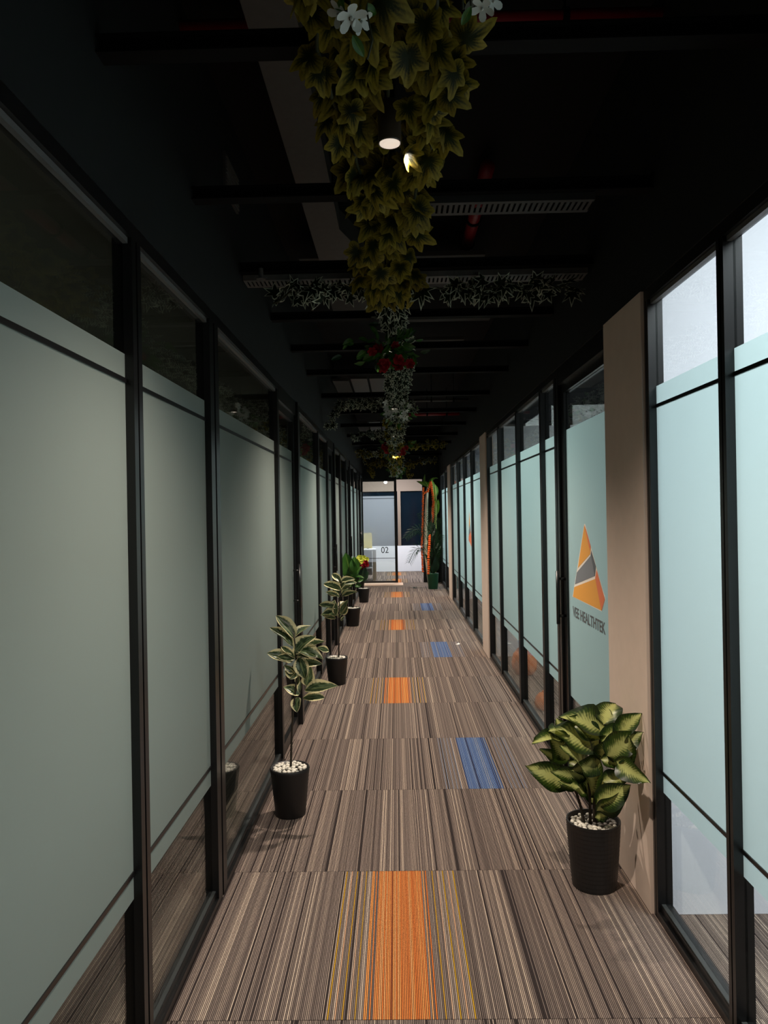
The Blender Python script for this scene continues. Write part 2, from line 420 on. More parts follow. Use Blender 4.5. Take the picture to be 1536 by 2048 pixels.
MB().box(-4.2, 4.2, -1.6, 21.2, CEIL, CEIL+.15).build('ceiling', M_ceil, kind='structure')
wl = MB(); wl.box(XL-.1, XL, -1.6, END, TOP, CEIL).build('wall_left', M_black, kind='structure')
wr = MB(); wr.box(XR-.005, XR+.1, -1.6, END, TOP, CEIL).build('wall_right', M_black, kind='structure')
we = MB(); we.box(-.88, 1.125, END, END+.12, 2.44, CEIL); we.box(.62, 1.125, END, END+.12, 0, 2.44)
we.build('wall_end', M_black, kind='structure')
MB().box(-4.2, 4.2, -1.7, -1.6, 0, CEIL).build('wall_back', M_greywall, kind='structure')
# side room shells
MB().box(-4.3, -4.2, -1.6, 21.2, 0, CEIL).build('wall_outer_left', M_greywall, kind='structure')
MB().box(4.2, 4.3, -1.6, 21.2, 0, CEIL).build('wall_outer_right', M_white, kind='structure')
for y in (3.05, 8.42, 14.0):
    MB().box(1.10, 4.2, y-(.02 if y < 4 else 0), y+.08, 0, 3.55 if y < 4 else 2.62).build('wall_divider_right', M_white, kind='structure')
for y in (5.84, 9.30, 12.40):
    MB().box(-4.2, -.86, y, y+.06, 0, 2.62).build('wall_divider_left', M_greywall, kind='structure')
MB().box(-4.2, -.882, -1.6, END, 2.80, 2.86).build('ceiling_haze_left_rooms', M_greywall, kind='structure')  # added low ceiling; its grey stands in for haze and reflections in upper panes
MB().box(1.125, 4.2, END, END+.12, 0, CEIL).build('wall_end_right', M_white, kind='structure')
MB().box(-4.2, -.88, END, END+.12, 0, CEIL).build('wall_end_left', M_greywall, kind='structure')
MB().box(-4.2, 4.2, 20.8, 20.95, 0, .72).build('wall_far', M_white, kind='structure')
MB().box(-4.2, 4.2, 20.86, 20.95, 2.30, CEIL).build('wall_far_upper', M_beige, kind='structure')
fwn = empty('window_90', (0, 20.84, .72), kind='structure')
MB().box(-4.2, 4.2, 20.82, 20.86, 2.26, 2.36).build('window_frame', M_beige, fwn)
for x in (-1.02, .08, 1.2):
    MB().box(x-.045, x+.045, 20.8, 20.86, .72, 2.26).build('mullion', M_beige, fwn)
MB().box(-4.2, 4.2, 20.87, 20.88, .72, 2.3).build('night_pane', M_navy, fwn)

# columns flush with the right hand partition
for a, b_ in ((3.03, 3.57), (8.31, 8.87), (13.8, 14.5)):
    MB().box(1.012, 1.10, a, b_, 0, TOP).build('column', M_col, kind='structure')

# ------------------------------------------------------------------ glazed partitions
def sideinfo(s):
    return dict(f=XL, g=-.812, b=-.84, i=-1) if s == 'L' else dict(f=XR, g=1.06, b=1.085, i=1)
wi = [0]; di = [0]
def rails(root, S, y0, y1):
    f, b_ = S['f'], S['b']; e = .012*S['i']
    m = MB(); m.box(f, b_, y0, y1, 0, .035); m.box(f+e, b_, y0, y1, .035, .06)
    m.build('base_rail', M_frame, root)
    MB().box(f+e*1.2, S['g']-.004*S['i'], y0, y1, .0605, .066).build('base_gasket', M_rail, root)
    MB().box(f, b_, y0, y1, 2.50, TOP).build('head_rail', M_frame, root)
    MB().box(f+e, S['g']-.005*S['i'], y0, y1, 2.482, 2.499).build('head_gasket', M_head, root)
def glaze(root, S, y0, y1, z0=.06, z1=2.50, film=True, bars=True, mf=None, shift=0):
    g = S['g']+shift
    MB().box(g-.004, g+.004, y0, y1, z0, z1).build('glass_pane', M_glass, root)
    if film:
        x = g-.0052*S['i']
        MB().quad((x, y0, .515), (x, y1, .515), (x, y1, 2.15), (x, y0, 2.15)).build('frosted_film', mf or M_film, root)
        if bars:
            for z in (.593, 2.07):
                MB().box(x-.004*S['i'], x+.001*S['i'], y0, y1, z-.007, z+.007).build('glazing_bar', M_frame, root)
def bay(s, py0, py1, gy1, endpost=None, deep=False):
    S = sideinfo(s); wi[0] += 1
    root = empty('window_%d' % wi[0], (S['g'], py0, 0), kind='structure')
    f, b_ = S['f'], S['b']; i = S['i']
    def post(a, c):
        m = MB()
        # extruded profile: front web, groove and glazing bead
        m.box(f, b_, a, a+(c-a)*.42, .0, 2.50); m.box(f+.006*i, b_, a+(c-a)*.42, a+(c-a)*.58, .0, 2.50); m.box(f, b_, a+(c-a)*.58, c, .0, 2.50)
        m.box(f-.0*i, b_, a, c, 2.50, TOP)
        m.build('post', M_frame, root)
    if deep: MB().box(-.763, -.842, py0, py1, 0, TOP).build('post', M_frame, root)
    else: post(py0, py1)
    if endpost: post(*endpost)
    rails(root, S, py1, gy1); glaze(root, S, py1, gy1)
    return root
def door(s, y0, y1, far_stile, near_stile, handle_y, bars=True):
    S = sideinfo(s); di[0] += 1; i = S['i']
    root = empty('door_%d' % di[0], (S['g'], y0, 0), kind='structure')
    x0, x1 = S['g']-.018*i, S['g']+.02*i
    MB().box(x0, x1, y0, y0+near_stile, .01, 2.44).build('stile', M_frame, root)
    MB().box(x0, x1, y1-far_stile, y1, .01, 2.44).build('stile', M_frame, root)
    MB().box(x0, x1, y0+near_stile, y1-far_stile, .01, .085).build('bottom_rail', M_frame, root)
    MB().box(x0, x1, y0+near_stile, y1-far_stile, 2.38, 2.44).build('top_rail', M_frame, root)
    MB().box(S['f'], S['b'], y0, y1, 2.44, TOP).build('door_head', M_frame, root)
    glaze(root, S, y0+near_stile, y1-far_stile, .085, 2.38, bars=bars)
    hx = S['g']-.065*i
    h = MB(); h.tube([(hx, handle_y, .95), (hx, handle_y, 1.28)], .011, 10)
    for z in (1.0, 1.23): h.tube([(hx, handle_y, z), (x0, handle_y, z)], .009, 8)
    h.build('handle', M_frame, root, smooth=True)
    return root
# left hand partition
for a in ((-.70, -.62, .2), (.2, .28, 1.15), (1.15, 1.23, 2.20), (2.20, 2.277, 3.12)): bay('L', *a)
bay('L', 3.12, 3.27, 4.90, endpost=(4.90, 4.96))
door('L', 4.965, 5.795, .07, .05, 5.62)
bay('L', 5.80, 5.90, 7.47, deep=True)
bay('L', 7.47, 7.57, 8.50, endpost=(8.50, 8.60))
door('L', 8.605, 9.255, .07, .05, 9.12)
bay('L', 9.26, 9.36, 10.40, deep=True)
bay('L', 10.40, 10.55, 11.60, endpost=(11.60, 11.70))
door('L', 11.705, 12.345, .07, .05, 12.2)
bay('L', 12.35, 12.45, 13.66, deep=True)
bay('L', 13.66, 13.77, 14.95, endpost=(14.95, 15.05))
door('L', 15.055, 15.895, .07, .05, 15.7)
bay('L', 15.90, 16.0, 17.30, deep=True, endpost=(17.30, 17.395))
# right hand partition
for a in ((-.30, -.25, .35), (.35, .40, 1.0), (1.0, 1.05, 1.65), (1.65, 1.70, 2.30)): bay('R', *a)
bay('R', 2.30, 2.35, 2.985, endpost=(2.985, 3.028))
dR = door('R', 3.572, 4.64, .08, .022, 4.60, bars=False)
bay('R', 4.645, 4.77, 5.20)
bay('R', 5.20, 5.26, 6.24)
bay('R', 6.24, 6.31, 7.37)
bay('R', 7.37, 7.43, 8.26, endpost=(8.26, 8.308))
bay('R', 8.872, 8.91, 10.05)
bay('R', 10.05, 10.15, 11.20)
bay('R', 11.20, 11.28, 12.33)
bay('R', 12.33, 12.45, 13.70, endpost=(13.70, 13.798))
bay('R', 14.502, 14.55, 15.50)
bay('R', 15.50, 15.60, 16.95, endpost=(16.95, 17.0))
MB().box(XR, XR+.06, 17.0, END, 0, TOP).build('wall_right_end', M_black, kind='structure')

# end door, frosted, numbered
di[0] += 1
ed = empty('door_%d' % di[0], (-.4, END+.03, 0), kind='structure')
Y = END
MB().box(-.87, -.83, Y, Y+.06, 0, 2.44).build('stile', M_frame, ed)
MB().box(-.045, .015, Y, Y+.06, 0, 2.44).build('stile', M_frame, ed)
MB().box(-.83, -.045, Y, Y+.06, .0, .05).build('bottom_rail', M_frame, ed)
MB().box(-.83, -.045, Y, Y+.06, 2.40, 2.44).build('top_rail', M_frame, ed)
MB().box(-.83, -.045, Y+.026, Y+.034, .05, 2.40).build('glass_pane', M_glass, ed)
MB().quad((-.83, Y+.024, .50), (-.045, Y+.024, .50), (-.045, Y+.024, 2.055), (-.83, Y+.024, 2.055)).build('frosted_film', M_film2, ed)
for z in (.585, 1.995): MB().box(-.83, -.045, Y+.018, Y+.023, z-.006, z+.006).build('glazing_bar', M_frame, ed)
def text(s, size, M, mt, parent, name='lettering', sx=1, ext=.0006, align='LEFT'):
    cu = bpy.data.curves.new(name, 'FONT'); cu.body = s; cu.size = size; cu.extrude = ext; cu.align_x = align
    cu.materials.append(mt); o = bpy.data.objects.new(name, cu); C.objects.link(o); o.parent = parent
    o.matrix_local = Matrix.Translation(-WL[parent.name]) @ M @ Matrix.Diagonal((sx, 1, 1, 1)); return o
a = ony(762, 1106, Y+.02)
text('02', .205, Matrix.Translation((a.x, Y+.020, a.z)) @ Matrix.Rotation(PI/2, 4, 'X'), M_blk, ed, sx=.9)

# logo on the right hand door
def lg(pts, mt, d, name='logo'):
    X = 1.0535-d
    P = [onx(1130+x/7.873, 1030+y/7.877, 1.06) for x, y in pts]
    MB().prism([(X, p.y, p.z) for p in P], (.0006, 0, 0)).build(name, mt, dR)
W_ = [[(322, 138), (212, 830), (200, 905), (168, 1095), (135, 1285), (598, 1522), (660, 1330), (520, 850), (440, 545), (340, 150)]]
lg(W_[0], M_lwh, .0002)
lg([(325, 160), (222, 835), (418, 615), (425, 520), (350, 225)], M_lor, .001)
lg([(325, 160), (350, 225), (428, 500), (418, 560), (400, 500)], M_lrd, .0017)
lg([(434, 560), (422, 645), (205, 905), (176, 1092), (492, 960), (508, 810)], M_lgr, .001)
lg([(434, 560), (434, 650), (492, 960), (508, 810)], M_lgd, .0017)
lg([(165, 1135), (145, 1285), (600, 1505), (500, 1005)], M_lor, .001)
lg([(520, 865), (498, 990), (575, 1395), (600, 1505), (650, 1325)], M_lrd, .0017)
p0 = onx(1130+146/7.87, 1030+1585/7.87, 1.06); p1 = onx(1130+662/7.87, 1030+1880/7.87, 1.06)
# reading from the corridor: text runs toward -Y (left to right when facing +X)
wd = p0.y-p1.y; hb = abs(onx(1130+160/7.87, 1030+1430/7.87, 1.06).z-onx(1130+160/7.87, 1030+1590/7.87, 1.06).z)
R_ = Matrix(((0, 0, -1, 0), (-1, 0, 0, 0), (0, 1, 0, 0), (0, 0, 0, 1)))
t = text('VEE HEALTHTEK', hb/.73, Matrix.Translation((1.0525, p0.y, p0.z)) @ R_, M_txt, dR, sx=1)
t.data.offset = .0016
bpy.context.view_layer.update()
tw = t.dimensions.x
t.matrix_local = t.matrix_local @ Matrix.Diagonal((wd/max(tw, .01), 1, 1, 1))
# second, smaller copy of the mark far down the same wall
w2 = [o for o in C.objects if o.name.startswith('window_') and abs(o.location.y-10.05) < .01 and o.location.x > 0][0]
def lg2(pts, mt, d):
    MB().prism([(1.0535-d, 10.95-.62*(x/700), 1.16+.55*(1-y/1500)) for x, y in pts], (.0006, 0, 0)).build('logo', mt, w2)
lg2([(325, 160), (222, 835), (418, 615), (425, 520), (350, 225)], M_lor, .001)
lg2([(434, 560), (422, 645), (205, 905), (176, 1092), (492, 960), (508, 810)], M_lgr, .001)
lg2([(165, 1135), (145, 1285), (600, 1505), (650, 1325), (520, 865)], M_lrd, .001)

# ------------------------------------------------------------------ overhead: beams, ducts, pipes, trays
for k, y in enumerate((1.98, 2.90, 3.78, 4.72, 5.62, 6.6, 7.9, 9.2, 10.6, 12.0, 13.4, 14.8, 16.2)):
    m_ = MB(); m_.box(XL, XR-.005, y-.03, y+.03, 2.90, 2.906); m_.box(XL, XR-.005, y-.03, y+.03, 2.944, 2.95); m_.box(XL, XR-.005, y-.004, y+.004, 2.906, 2.944)
    m_.build('ceiling_beam', M_beam, kind='structure')
M_tray = plain('pale_tray_steel', (80, 77, 74), .6, nscale=40, namp=.3); M_beam2 = plain('dark_tray_steel', (34, 33, 32), .6)
# perforated trays slung under two of the beams
def tray(y, x0, x1, label, M_ductd):
    t = empty('cable_tray', (.1, y, 2.86), label, 'cable tray')
    pl = MB(); n = int((x1-x0)/.022)
    # slotted web: strips between rows of holes
    for z in (0, 1): pl.box(x0, x1, y-.06+.1*z, y-.04+.1*z, 2.872, 2.876)
    for i in range(n+1): pl.box(x0+i*.022, x0+i*.022+.013, y-.04, y+.04, 2.872, 2.876)
    pl.build('tray_bed', M_ductd, t)
    MB().box(x0, x1, y-.062, y-.059, 2.872, 2.90).build('side_rail', M_ductd, t)
    MB().box(x0, x1, y+.06, y+.063, 2.872, 2.90).build('side_rail', M_ductd, t)
tray(3.86, XL+.01, XR-.02, 'grey perforated cable tray behind the wide white-edged ivy branches', M_tray)
tray(2.96, .1, .8, 'dark perforated cable tray crossing above the olive ivy', M_beam2)
# long grey duct, in sections, left of the ivy
du = empty('air_duct', (-.38, 3.0, 3.3), 'long grey rectangular air duct running left of the olive ivy', 'air duct')
for y0, y1, x0, x1 in ((1.1, 2.60, -.47, -.30), (2.62, 3.74, -.47, -.30)):
    MB().box(x0, x1, y0, y1, 3.30, 3.42).build('duct_section', M_duct, du)
MB().prism([(-.47, 3.76, 3.3), (-.30, 3.76, 3.3), (-.30, 4.25, 3.3), (-.18, 4.65, 3.3), (-.18, 4.95, 3.3), (-.47, 4.95, 3.3)][::-1], (0, 0, .12)).build('duct_section', M_duct, du)
for y in (2.61, 3.75): MB().box(-.48, -.29, y-.01, y+.01, 3.29, 3.43).build('flange', M_beam, du)
boards = [(-.62, -.12, 4.9, 5.5, 'wide grey ceiling board above the first white-edged ivy'), (-.5, -.14, 5.75, 6.2, 'grey ceiling board behind the red flowers'),
          (.16, .62, 4.9, 5.6, 'dim grey ceiling board right of the white-edged ivy'), (.12, .86, 6.35, 6.6, 'long narrow grey board above the red flowers'),
          (.1, .7, 7.3, 7.7, 'dim brown grey board past the red flowers')]
for i, (x0, x1, y0, y1, lb) in enumerate(boards):
    MB().box(x0, x1, y0, y1, 3.36, 3.39).build('ceiling_board', M_ductd, label=lb, cat='ceiling board', group='ceiling boards over the corridor')
# pairs of pale square panels
for j, (y0, y1, xs, wds) in enumerate(((9.0, 10.1, (-.76, -.53, -.30), 'nearer'), (13.3, 14.8, (-.70, -.47, -.24), 'farther'))):
    for i, x0 in enumerate(xs):
        MB().box(x0, x0+.20, y0+(.12 if i == 0 else 0), y1, 3.30, 3.33).build('ceiling_panel', M_duct if i else M_ductd,
            label='pale square ceiling panel in the %s set of three, %s' % (wds, ('by the left wall', 'in the middle', 'beside the ivy')[i]), cat='ceiling panel', group='ceiling panels left of the ivy')
def pipe(p, q, r, mt, label):
    t = empty('water_pipe' if mt is M_red else 'conduit_pipe', p, label, 'pipe')
    MB().tube([p, q], r, 14).build('pipe_run', mt, t, smooth=True)
    d = Vector(q)-Vector(p)
    for k in (.2, .5, .8):
        c = Vector(p)+d*k; n = d.normalized()*.012
        MB().tube([c-n, c+n], r*1.25, 14).build('collar', M_beam, t, smooth=True)
        MB().tube([c, c+Vector((0, 0, CEIL-c.z))], .005, 6).build('hanger', M_beam, t)
pipe((XL, 2.77, 3.50), (XR, 2.77, 3.50), .029, M_red, 'thick red sprinkler pipe crossing the ceiling above the white flowers')
pipe((.52, 3.95, 3.50), (.52, 5.35, 3.50), .04, M_red, 'red pipe running lengthwise right of the olive ivy')
pipe((.0, 11.6, 3.2), (XR, 11.6, 3.2), .03, M_red, 'thin red pipe crossing beyond the white flower clump')
pipe((.0, 10.2, 3.2), (XR, 10.2, 3.2), .018, M_duct, 'thin pale conduit crossing right of the ivy')
# wall vent
v = empty('wall_vent', (XL, 3.56, 3.27), 'small slatted air grille high on the black left wall', 'vent')
MB().box(XL, XL+.012, 3.42, 3.71, 3.18, 3.36).build('vent_frame', M_ductd, v)
for k in range(9): MB().box(XL+.012, XL+.018, 3.43, 3.70, 3.19+k*.0185, 3.199+k*.0185).build('slat', M_duct, v)
sp_ = empty('sprinkler_head', (-.66, 3.82, 2.89), 'small metal sprinkler head by the left end of the tray', 'sprinkler')
MB().tube([(-.66, 3.70, 2.9), (-.66, 3.70, 2.85)], .012, 8).build('nozzle', M_duct, sp_); MB().lathe([(.0, 0), (.024, 0), (.024, .004), (0, .004)], (-.66, 3.70, 2.845), 12).build('deflector', M_duct, sp_)

# lighting track and spotlights
tr = empty('lighting_track', (0, 8.8, 2.86), 'thin black lighting track running above the hanging ivy', 'track')
MB().box(-.017, .017, 1.3, 16.3, 2.868, 2.899).build('track_rail', M_beam, tr)
names = ['white cylinder spotlight hanging in the olive ivy', 'cylinder spotlight hidden in the red flower clump', 'cylinder spotlight by the white flower clump',
         'cylinder spotlight in the dark ivy beyond the white flowers', 'spotlight lighting the ivy yellow', 'spotlight over the far hanging foliage']
for i, (y, pw) in enumerate(LAMPS):
    t = empty('track_spotlight', (0, y, LAMP_Z), names[i], 'spotlight', 'spotlights along the ivy')
    MB().tube([(0, y, 2.80), (0, y, 2.868)], .009, 8).build('stem', M_beam, t)
    MB().lathe([(.0, .115), (.030, .115), (.033, .11), (.033, .006), (.0325, .0), (.031, .0), (.030, .004), (0, .004)], (0, y, LAMP_Z), 28).build('housing', M_lampb, t, smooth=True)
    MB().lathe([(0, -.004), (.02, -.003), (.029, 0), (.029, .003), (0, .003)], (0, y, LAMP_Z), 24).build('lens', M_lamp, t)
    l = bpy.data.lights.new('spot', 'SPOT'); l.energy = pw; l.color = WARM; l.spot_size = math.radians(128); l.spot_blend = 1.0; l.shadow_soft_size = .025
    o = bpy.data.objects.new('spot', l); C.objects.link(o); o.parent = t; o.location = (0, 0, -.012)

# ------------------------------------------------------------------ leaf meshes
def ivy_mesh(name, mt, lobes, curl, fold, seed):
    """lobes: list of (angle from tip axis, radius); outline runs round the leaf, base notch at the stalk"""
    rnd = random.Random(seed)
    c = Vector((0, .38, 0)); m_ = MB(); uv = []
    K = len(lobes); rings = (.42, .8, .9, 1.0)
    def hgt(p): return -curl*((p.x)**2*1.6+(p.y-.4)**2) + fold*abs(p.x)
    m_.v.append(Vector((c.x, c.y, hgt(c)))); uv.append((0, .5))
    for f_ in rings:
        for i, (a, r) in enumerate(lobes):
            p = c + Vector((math.sin(a)*r, math.cos(a)*r, 0))*f_
            p.z = hgt(p)+rnd.uniform(-.02, .02)*f_
            m_.v.append(p); uv.append((f_, (a/(2*PI)) % 1 if False else a/(2*PI)+.5))
    for i in range(K):
        j = (i+1) % K
        m_.f.append((0, 1+j, 1+i))
        for q in range(len(rings)-1): a0 = 1+q*K; m_.f.append((a0+i, a0+j, a0+K+j, a0+K+i))
    m_.uv = uv
    return m_.mesh(name, mt, smooth=True)
def lob(spec, tooth=.0):
    out = []
    for a, r in spec: out.append((math.radians(a), r))
    for a, r in reversed(spec):
        if 0 < a < 180: out.append((math.radians(-a), r))
    return out
OL = lob([(0, .68), (9, .60), (20, .44), (31, .37), (42, .45), (53, .54), (64, .50), (76, .40), (88, .35), (102, .42), (118, .47), (134, .45), (150, .38), (166, .31), (180, .20)])
VA = lob([(0, .70), (12, .42), (28, .26), (44, .42), (58, .56), (72, .36), (90, .25), (108, .38), (124, .46), (146, .34), (165, .22), (180, .16)])
oliv = [ivy_mesh('leaf', M_olive, OL, c_, f_, s_) for s_, (c_, f_) in enumerate(((.5, .15), (.9, -.2), (.3, .4), (1.1, .3)))]
vari = [ivy_mesh('leaf', M_varie, VA, c_, f_, s_) for s_, (c_, f_) in enumerate(((.3, .15), (.55, -.1), (.15, .35), (.7, .1)))]

def long_mesh(name, mt, wid, curl, cup, wave, seed, peak=.45):
    rnd = random.Random(seed); m_ = MB(); uv = []; nl, nw = 10, 6; ph = rnd.uniform(0, 6)
    for i in range(nl+1):
        t = i/nl
        # width profile, narrow stalk, broad middle, pointed tip
        wv = math.sin(PI*min(1, t**(math.log(.5)/math.log(peak))))**.8 if 0 < t < 1 else 0
        wv = max(wv, .03 if t < .5 else .004)
        for j in range(nw+1):
            s = j/nw*2-1
            x = s*wid*.5*wv
            z = -curl*(t**2) + cup*abs(s)**1.5*wv*wid + wave*math.sin(t*9+ph+s*1.5)*abs(s)*wid
            m_.v.append(Vector((x, t*(1-.25*curl*t), z))); uv.append((j/nw, t))
    for i in range(nl):
        for j in range(nw):
            a = i*(nw+1)+j; m_.f.append((a, a+1, a+nw+2, a+nw+1))
    m_.uv = uv
    return m_.mesh(name, mt, smooth=True)
figl = [long_mesh('leaf', M_fig, w_, c_, .40, .07, i) for i, (w_, c_) in enumerate(((.44, .22), (.50, .38), (.42, .10)))]
diel = [long_mesh('leaf', M_dief, w_, c_, .22, .10, 10+i, .42) for i, (w_, c_) in enumerate(((.52, .2), (.60, .35), (.46, .1), (.66, .45)))]
grel = [long_mesh('leaf', M_leafg, .42, .2, .2, .06, 20), long_mesh('leaf', M_leafg, .36, .35, .2, .06, 21)]
darl = [long_mesh('leaf', M_leafd, .40, .2, .2, .06, 30), long_mesh('leaf', M_leafd, .30, .35, .2, .06, 31)]
banl = [long_mesh('leaf', M_ban, .34, .25, .15, .05, 40), long_mesh('leaf', M_ban, .42, .5, .15, .08, 41)]
smal = [long_mesh('leaf', M_leafg, .55, .3, .2, .06, 50)]

def flower_mesh(mt, n, wid, cup, layers=1, seed=1):
    rnd = random.Random(seed); m_ = MB()
    for L in range(layers):
        for k in range(n):
            a = 2*PI*k/n+L*.4; q = 1-.28*L
            d = Vector((math.cos(a), math.sin(a), 0)); p = Vector((-d.y, d.x, 0))
            pts = []
            for t, w_ in ((0, .06), (.35, .8), (.7, 1.), (.92, .7), (1., .15)):
                z = cup*t*t*(1+L*.8)+.05*L
                b0 = d*t*q+Vector((0, 0, z))
                pts.append((b0-p*w_*wid*q*.5, b0+p*w_*wid*q*.5))
            n0 = len(m_.v)
            for s in pts: m_.v += [s[0], s[1]]
            for i in range(4): m_.f.append((n0+2*i, n0+2*i+1, n0+2*i+3, n0+2*i+2))
    m_.blob((0, 0, .12), .13, 6, 4)
    return m_.mesh('flower', mt, smooth=True)
fl_r = flower_mesh(M_petal_r, 6, .7, .45, 3, 1); fl_w = flower_mesh(M_petal_w, 5, .62, .25, 1, 2); fl_y = flower_mesh(M_petal_y, 6, .7, .5, 2, 3)

rv = lambda s: Vector((random.uniform(-s, s), random.uniform(-s, s), random.uniform(-s, s)))
def blocked(p):
    for y, _ in LAMPS:
        d = LAMP_Z-p.z
        if abs(p.y-y) < .085+max(0, d)*1.6 and abs(p.x) < .08+max(0, d)*1.6 and p.z < LAMP_Z+.14: return True
    return False
def garland(name, label, path, n, rx, rz, size, meshes, group, face=.8, stem=M_vine, droop=.5, spread=None):
    """path: list of points; leaves scattered in a tube round it, tips hanging"""
    path = [Vector(p) for p in path]
    root = empty(name, path[0], label, 'garland', group)
    seglen = [(path[i+1]-path[i]).length for i in range(len(path)-1)]; T = sum(seglen)
    pts = []
    for i in range(len(path)-1):
        for k in range(4): pts.append(path[i].lerp(path[i+1], k/4)+rv(.012))
    pts.append(path[-1])
    MB().tube(pts, .005, 6).build('vine', stem, root, smooth=True)
    made = 0; tries = 0
    while made < n and tries < n*6:
        tries += 1
        d = random.uniform(0, T) if spread is None else T*random.random()**spread
        i = 0
        while i < len(seglen)-1 and d > seglen[i]: d -= seglen[i]; i += 1
        c = path[i].lerp(path[i+1], d/seglen[i]); ax = (path[i+1]-path[i]).normalized()
        side = ax.cross(Vector((0, 0, 1)))
        side = side.normalized() if side.length > .2 else Vector((1, 0, 0))
        up = side.cross(ax)
        th = random.uniform(0, 2*PI); q = random.random()**.5
        p = c + side*math.cos(th)*rx*q + up*math.sin(th)*rz*q + ax*random.uniform(-.02, .02)
        out = (side*math.cos(th)*rx+up*math.sin(th)*rz)
        out = out.normalized() if out.length > 1e-4 else Vector((0, 0, -1))
        if blocked(p): continue
        s = size*random.uniform(.7, 1.15)
        tip = (out*.55+Vector((0, 0, -droop))+rv(.55)).normalized()
        if random.random() < face: nr = Vector((0, -1, -.35))+rv(.5)+out*.3
        else: nr = out+rv(.8)
        b_ = p-tip*s*.4
        inst('leaf', random.choice(meshes), frame(b_, b_+tip*s, nr), root); made += 1
    return root
G = 'artificial ivy garlands hung along the ceiling'
g1 = garland('ivy_garland', 'broad olive yellow ivy garland nearest the camera end', [(0, 1.35, 2.80), (-.01, 2.0, 2.82), (.0, 2.5, 2.78), (-.03, 2.9, 2.76), (-.03, 3.35, 2.78), (.0, 3.8, 2.80)],
             165, .15, .10, .115, oliv, G, face=.85)
def lit(root, b0, b1, nr, me):
    inst('leaf', me, frame(Vector(b0), Vector(b1), Vector(nr)), root)
lit(g1, (.045, 2.08, 2.692), (.062, 2.05, 2.622), (-.9, -.6, .5), oliv[3])
# strands that hang lower and wider at the near end
garland('ivy_garland', 'wispy olive ivy strand hanging left of the first spotlight', [(-.12, 1.45, 2.84), (-.17, 1.8, 2.80), (-.12, 2.15, 2.76), (-.07, 2.5, 2.74)], 48, .06, .06, .11, oliv, G, face=.85)
garland('ivy_garland', 'olive ivy strand hanging right of the first spotlight', [(.08, 1.45, 2.86), (.14, 1.8, 2.80), (.12, 2.15, 2.76), (.08, 2.5, 2.72)], 48, .06, .06, .11, oliv, G, face=.85)
garland('ivy_garland', 'white-edged ivy garland continuing past the olive ivy to the red flowers', [(0, 3.65, 2.80), (0, 4.2, 2.80), (.02, 4.8, 2.80), (.02, 5.5, 2.82)], 120, .085, .08, .10, vari, G, face=.8)
garland('ivy_garland', 'white-edged ivy garland between the red flowers and the white flowers', [(.05, 5.4, 2.80), (.03, 6.2, 2.80), (.02, 7.3, 2.78), (.0, 8.2, 2.76)], 210, .10, .09, .085, vari, G, face=.8)
garland('ivy_garland', 'white-edged ivy branch reaching left under the first tray', [(0, 3.80, 2.80), (-.25, 3.80, 2.805), (-.5, 3.80, 2.81), (-.62, 3.80, 2.75)], 48, .04, .045, .105, vari, G)
garland('ivy_garland', 'long white-edged ivy branch reaching right under the first tray', [(0, 3.80, 2.82), (.3, 3.80, 2.80), (.6, 3.80, 2.80), (.86, 3.80, 2.80), (.92, 3.80, 2.77)], 66, .05, .045, .105, vari, G)
garland('ivy_garland', 'white-edged ivy branch arching left toward the wall near the pale panels', [(-.02, 8.0, 2.84), (-.3, 8.0, 2.86), (-.55, 8.0, 2.84), (-.66, 8.0, 2.72), (-.70, 8.0, 2.58)], 74, .06, .05, .09, vari, G)
garland('ivy_garland', 'dark ivy garland from the white flowers to the yellow-lit spotlight', [(0, 8.2, 2.78), (0, 9.6, 2.76), (0, 11.2, 2.74), (0, 12.6, 2.74)], 200, .13, .10, .10, vari[:2]+oliv[:1]+vari[2:], G)
garland('ivy_garland', 'small white-edged ivy branch reaching left before the far spotlight', [(0, 11.2, 2.86), (-.35, 11.2, 2.86), (-.68, 11.2, 2.82)], 56, .07, .06, .09, vari, G)
gY = WL and garland('ivy_garland', 'few ivy leaves wrapped close below the far spotlight, lit yellow', [(0, 12.45, 2.72), (.02, 12.6, 2.70), (.05, 12.7, 2.66)], 14, .06, .05, .10, oliv, G)
for q_ in range(7):
    a0 = Vector((random.uniform(-.06, .09), 12.75-random.uniform(.0, .08), 2.665+random.uniform(-.02, .02)))
    lit(gY, a0, a0+Vector((random.uniform(-.06, .06), -.04, -.06)), (random.uniform(-.4, .4), -.8, .7), oliv[q_ % 4])
garland('ivy_garland', 'yellow green ivy branch reaching right by the far spotlight', [(0, 12.9, 2.86), (.4, 12.9, 2.84), (.9, 12.9, 2.84)], 66, .08, .07, .09, oliv, G)
garland('ivy_garland', 'dim ivy branch reaching left just past the far spotlight', [(0, 14.2, 2.82), (-.4, 14.2, 2.80), (-.74, 14.2, 2.80)], 60, .08, .07, .10, oliv+vari, G)
garland('ivy_garland', 'full leafy garland at the far end of the ceiling', [(0, 12.9, 2.76), (0, 14.4, 2.74), (.0, 15.6, 2.66), (.0, 16.6, 2.60)], 190, .17, .14, .10, vari[:2]+oliv[:2]+smal, G)
garland('ivy_garland', 'ivy garland crossing along the far black header', [(-.74, 17.0, 2.84), (-.3, 17.0, 2.80), (.3, 17.0, 2.80), (.95, 17.0, 2.86)], 84, .09, .08, .11, oliv+vari[:2], G)
garland('ivy_garland', 'short ivy tail hanging down left of the far garland', [(-.55, 16.9, 2.80), (-.54, 16.9, 2.62), (-.50, 16.9, 2.50)], 26, .10, .06, .10, oliv, G)
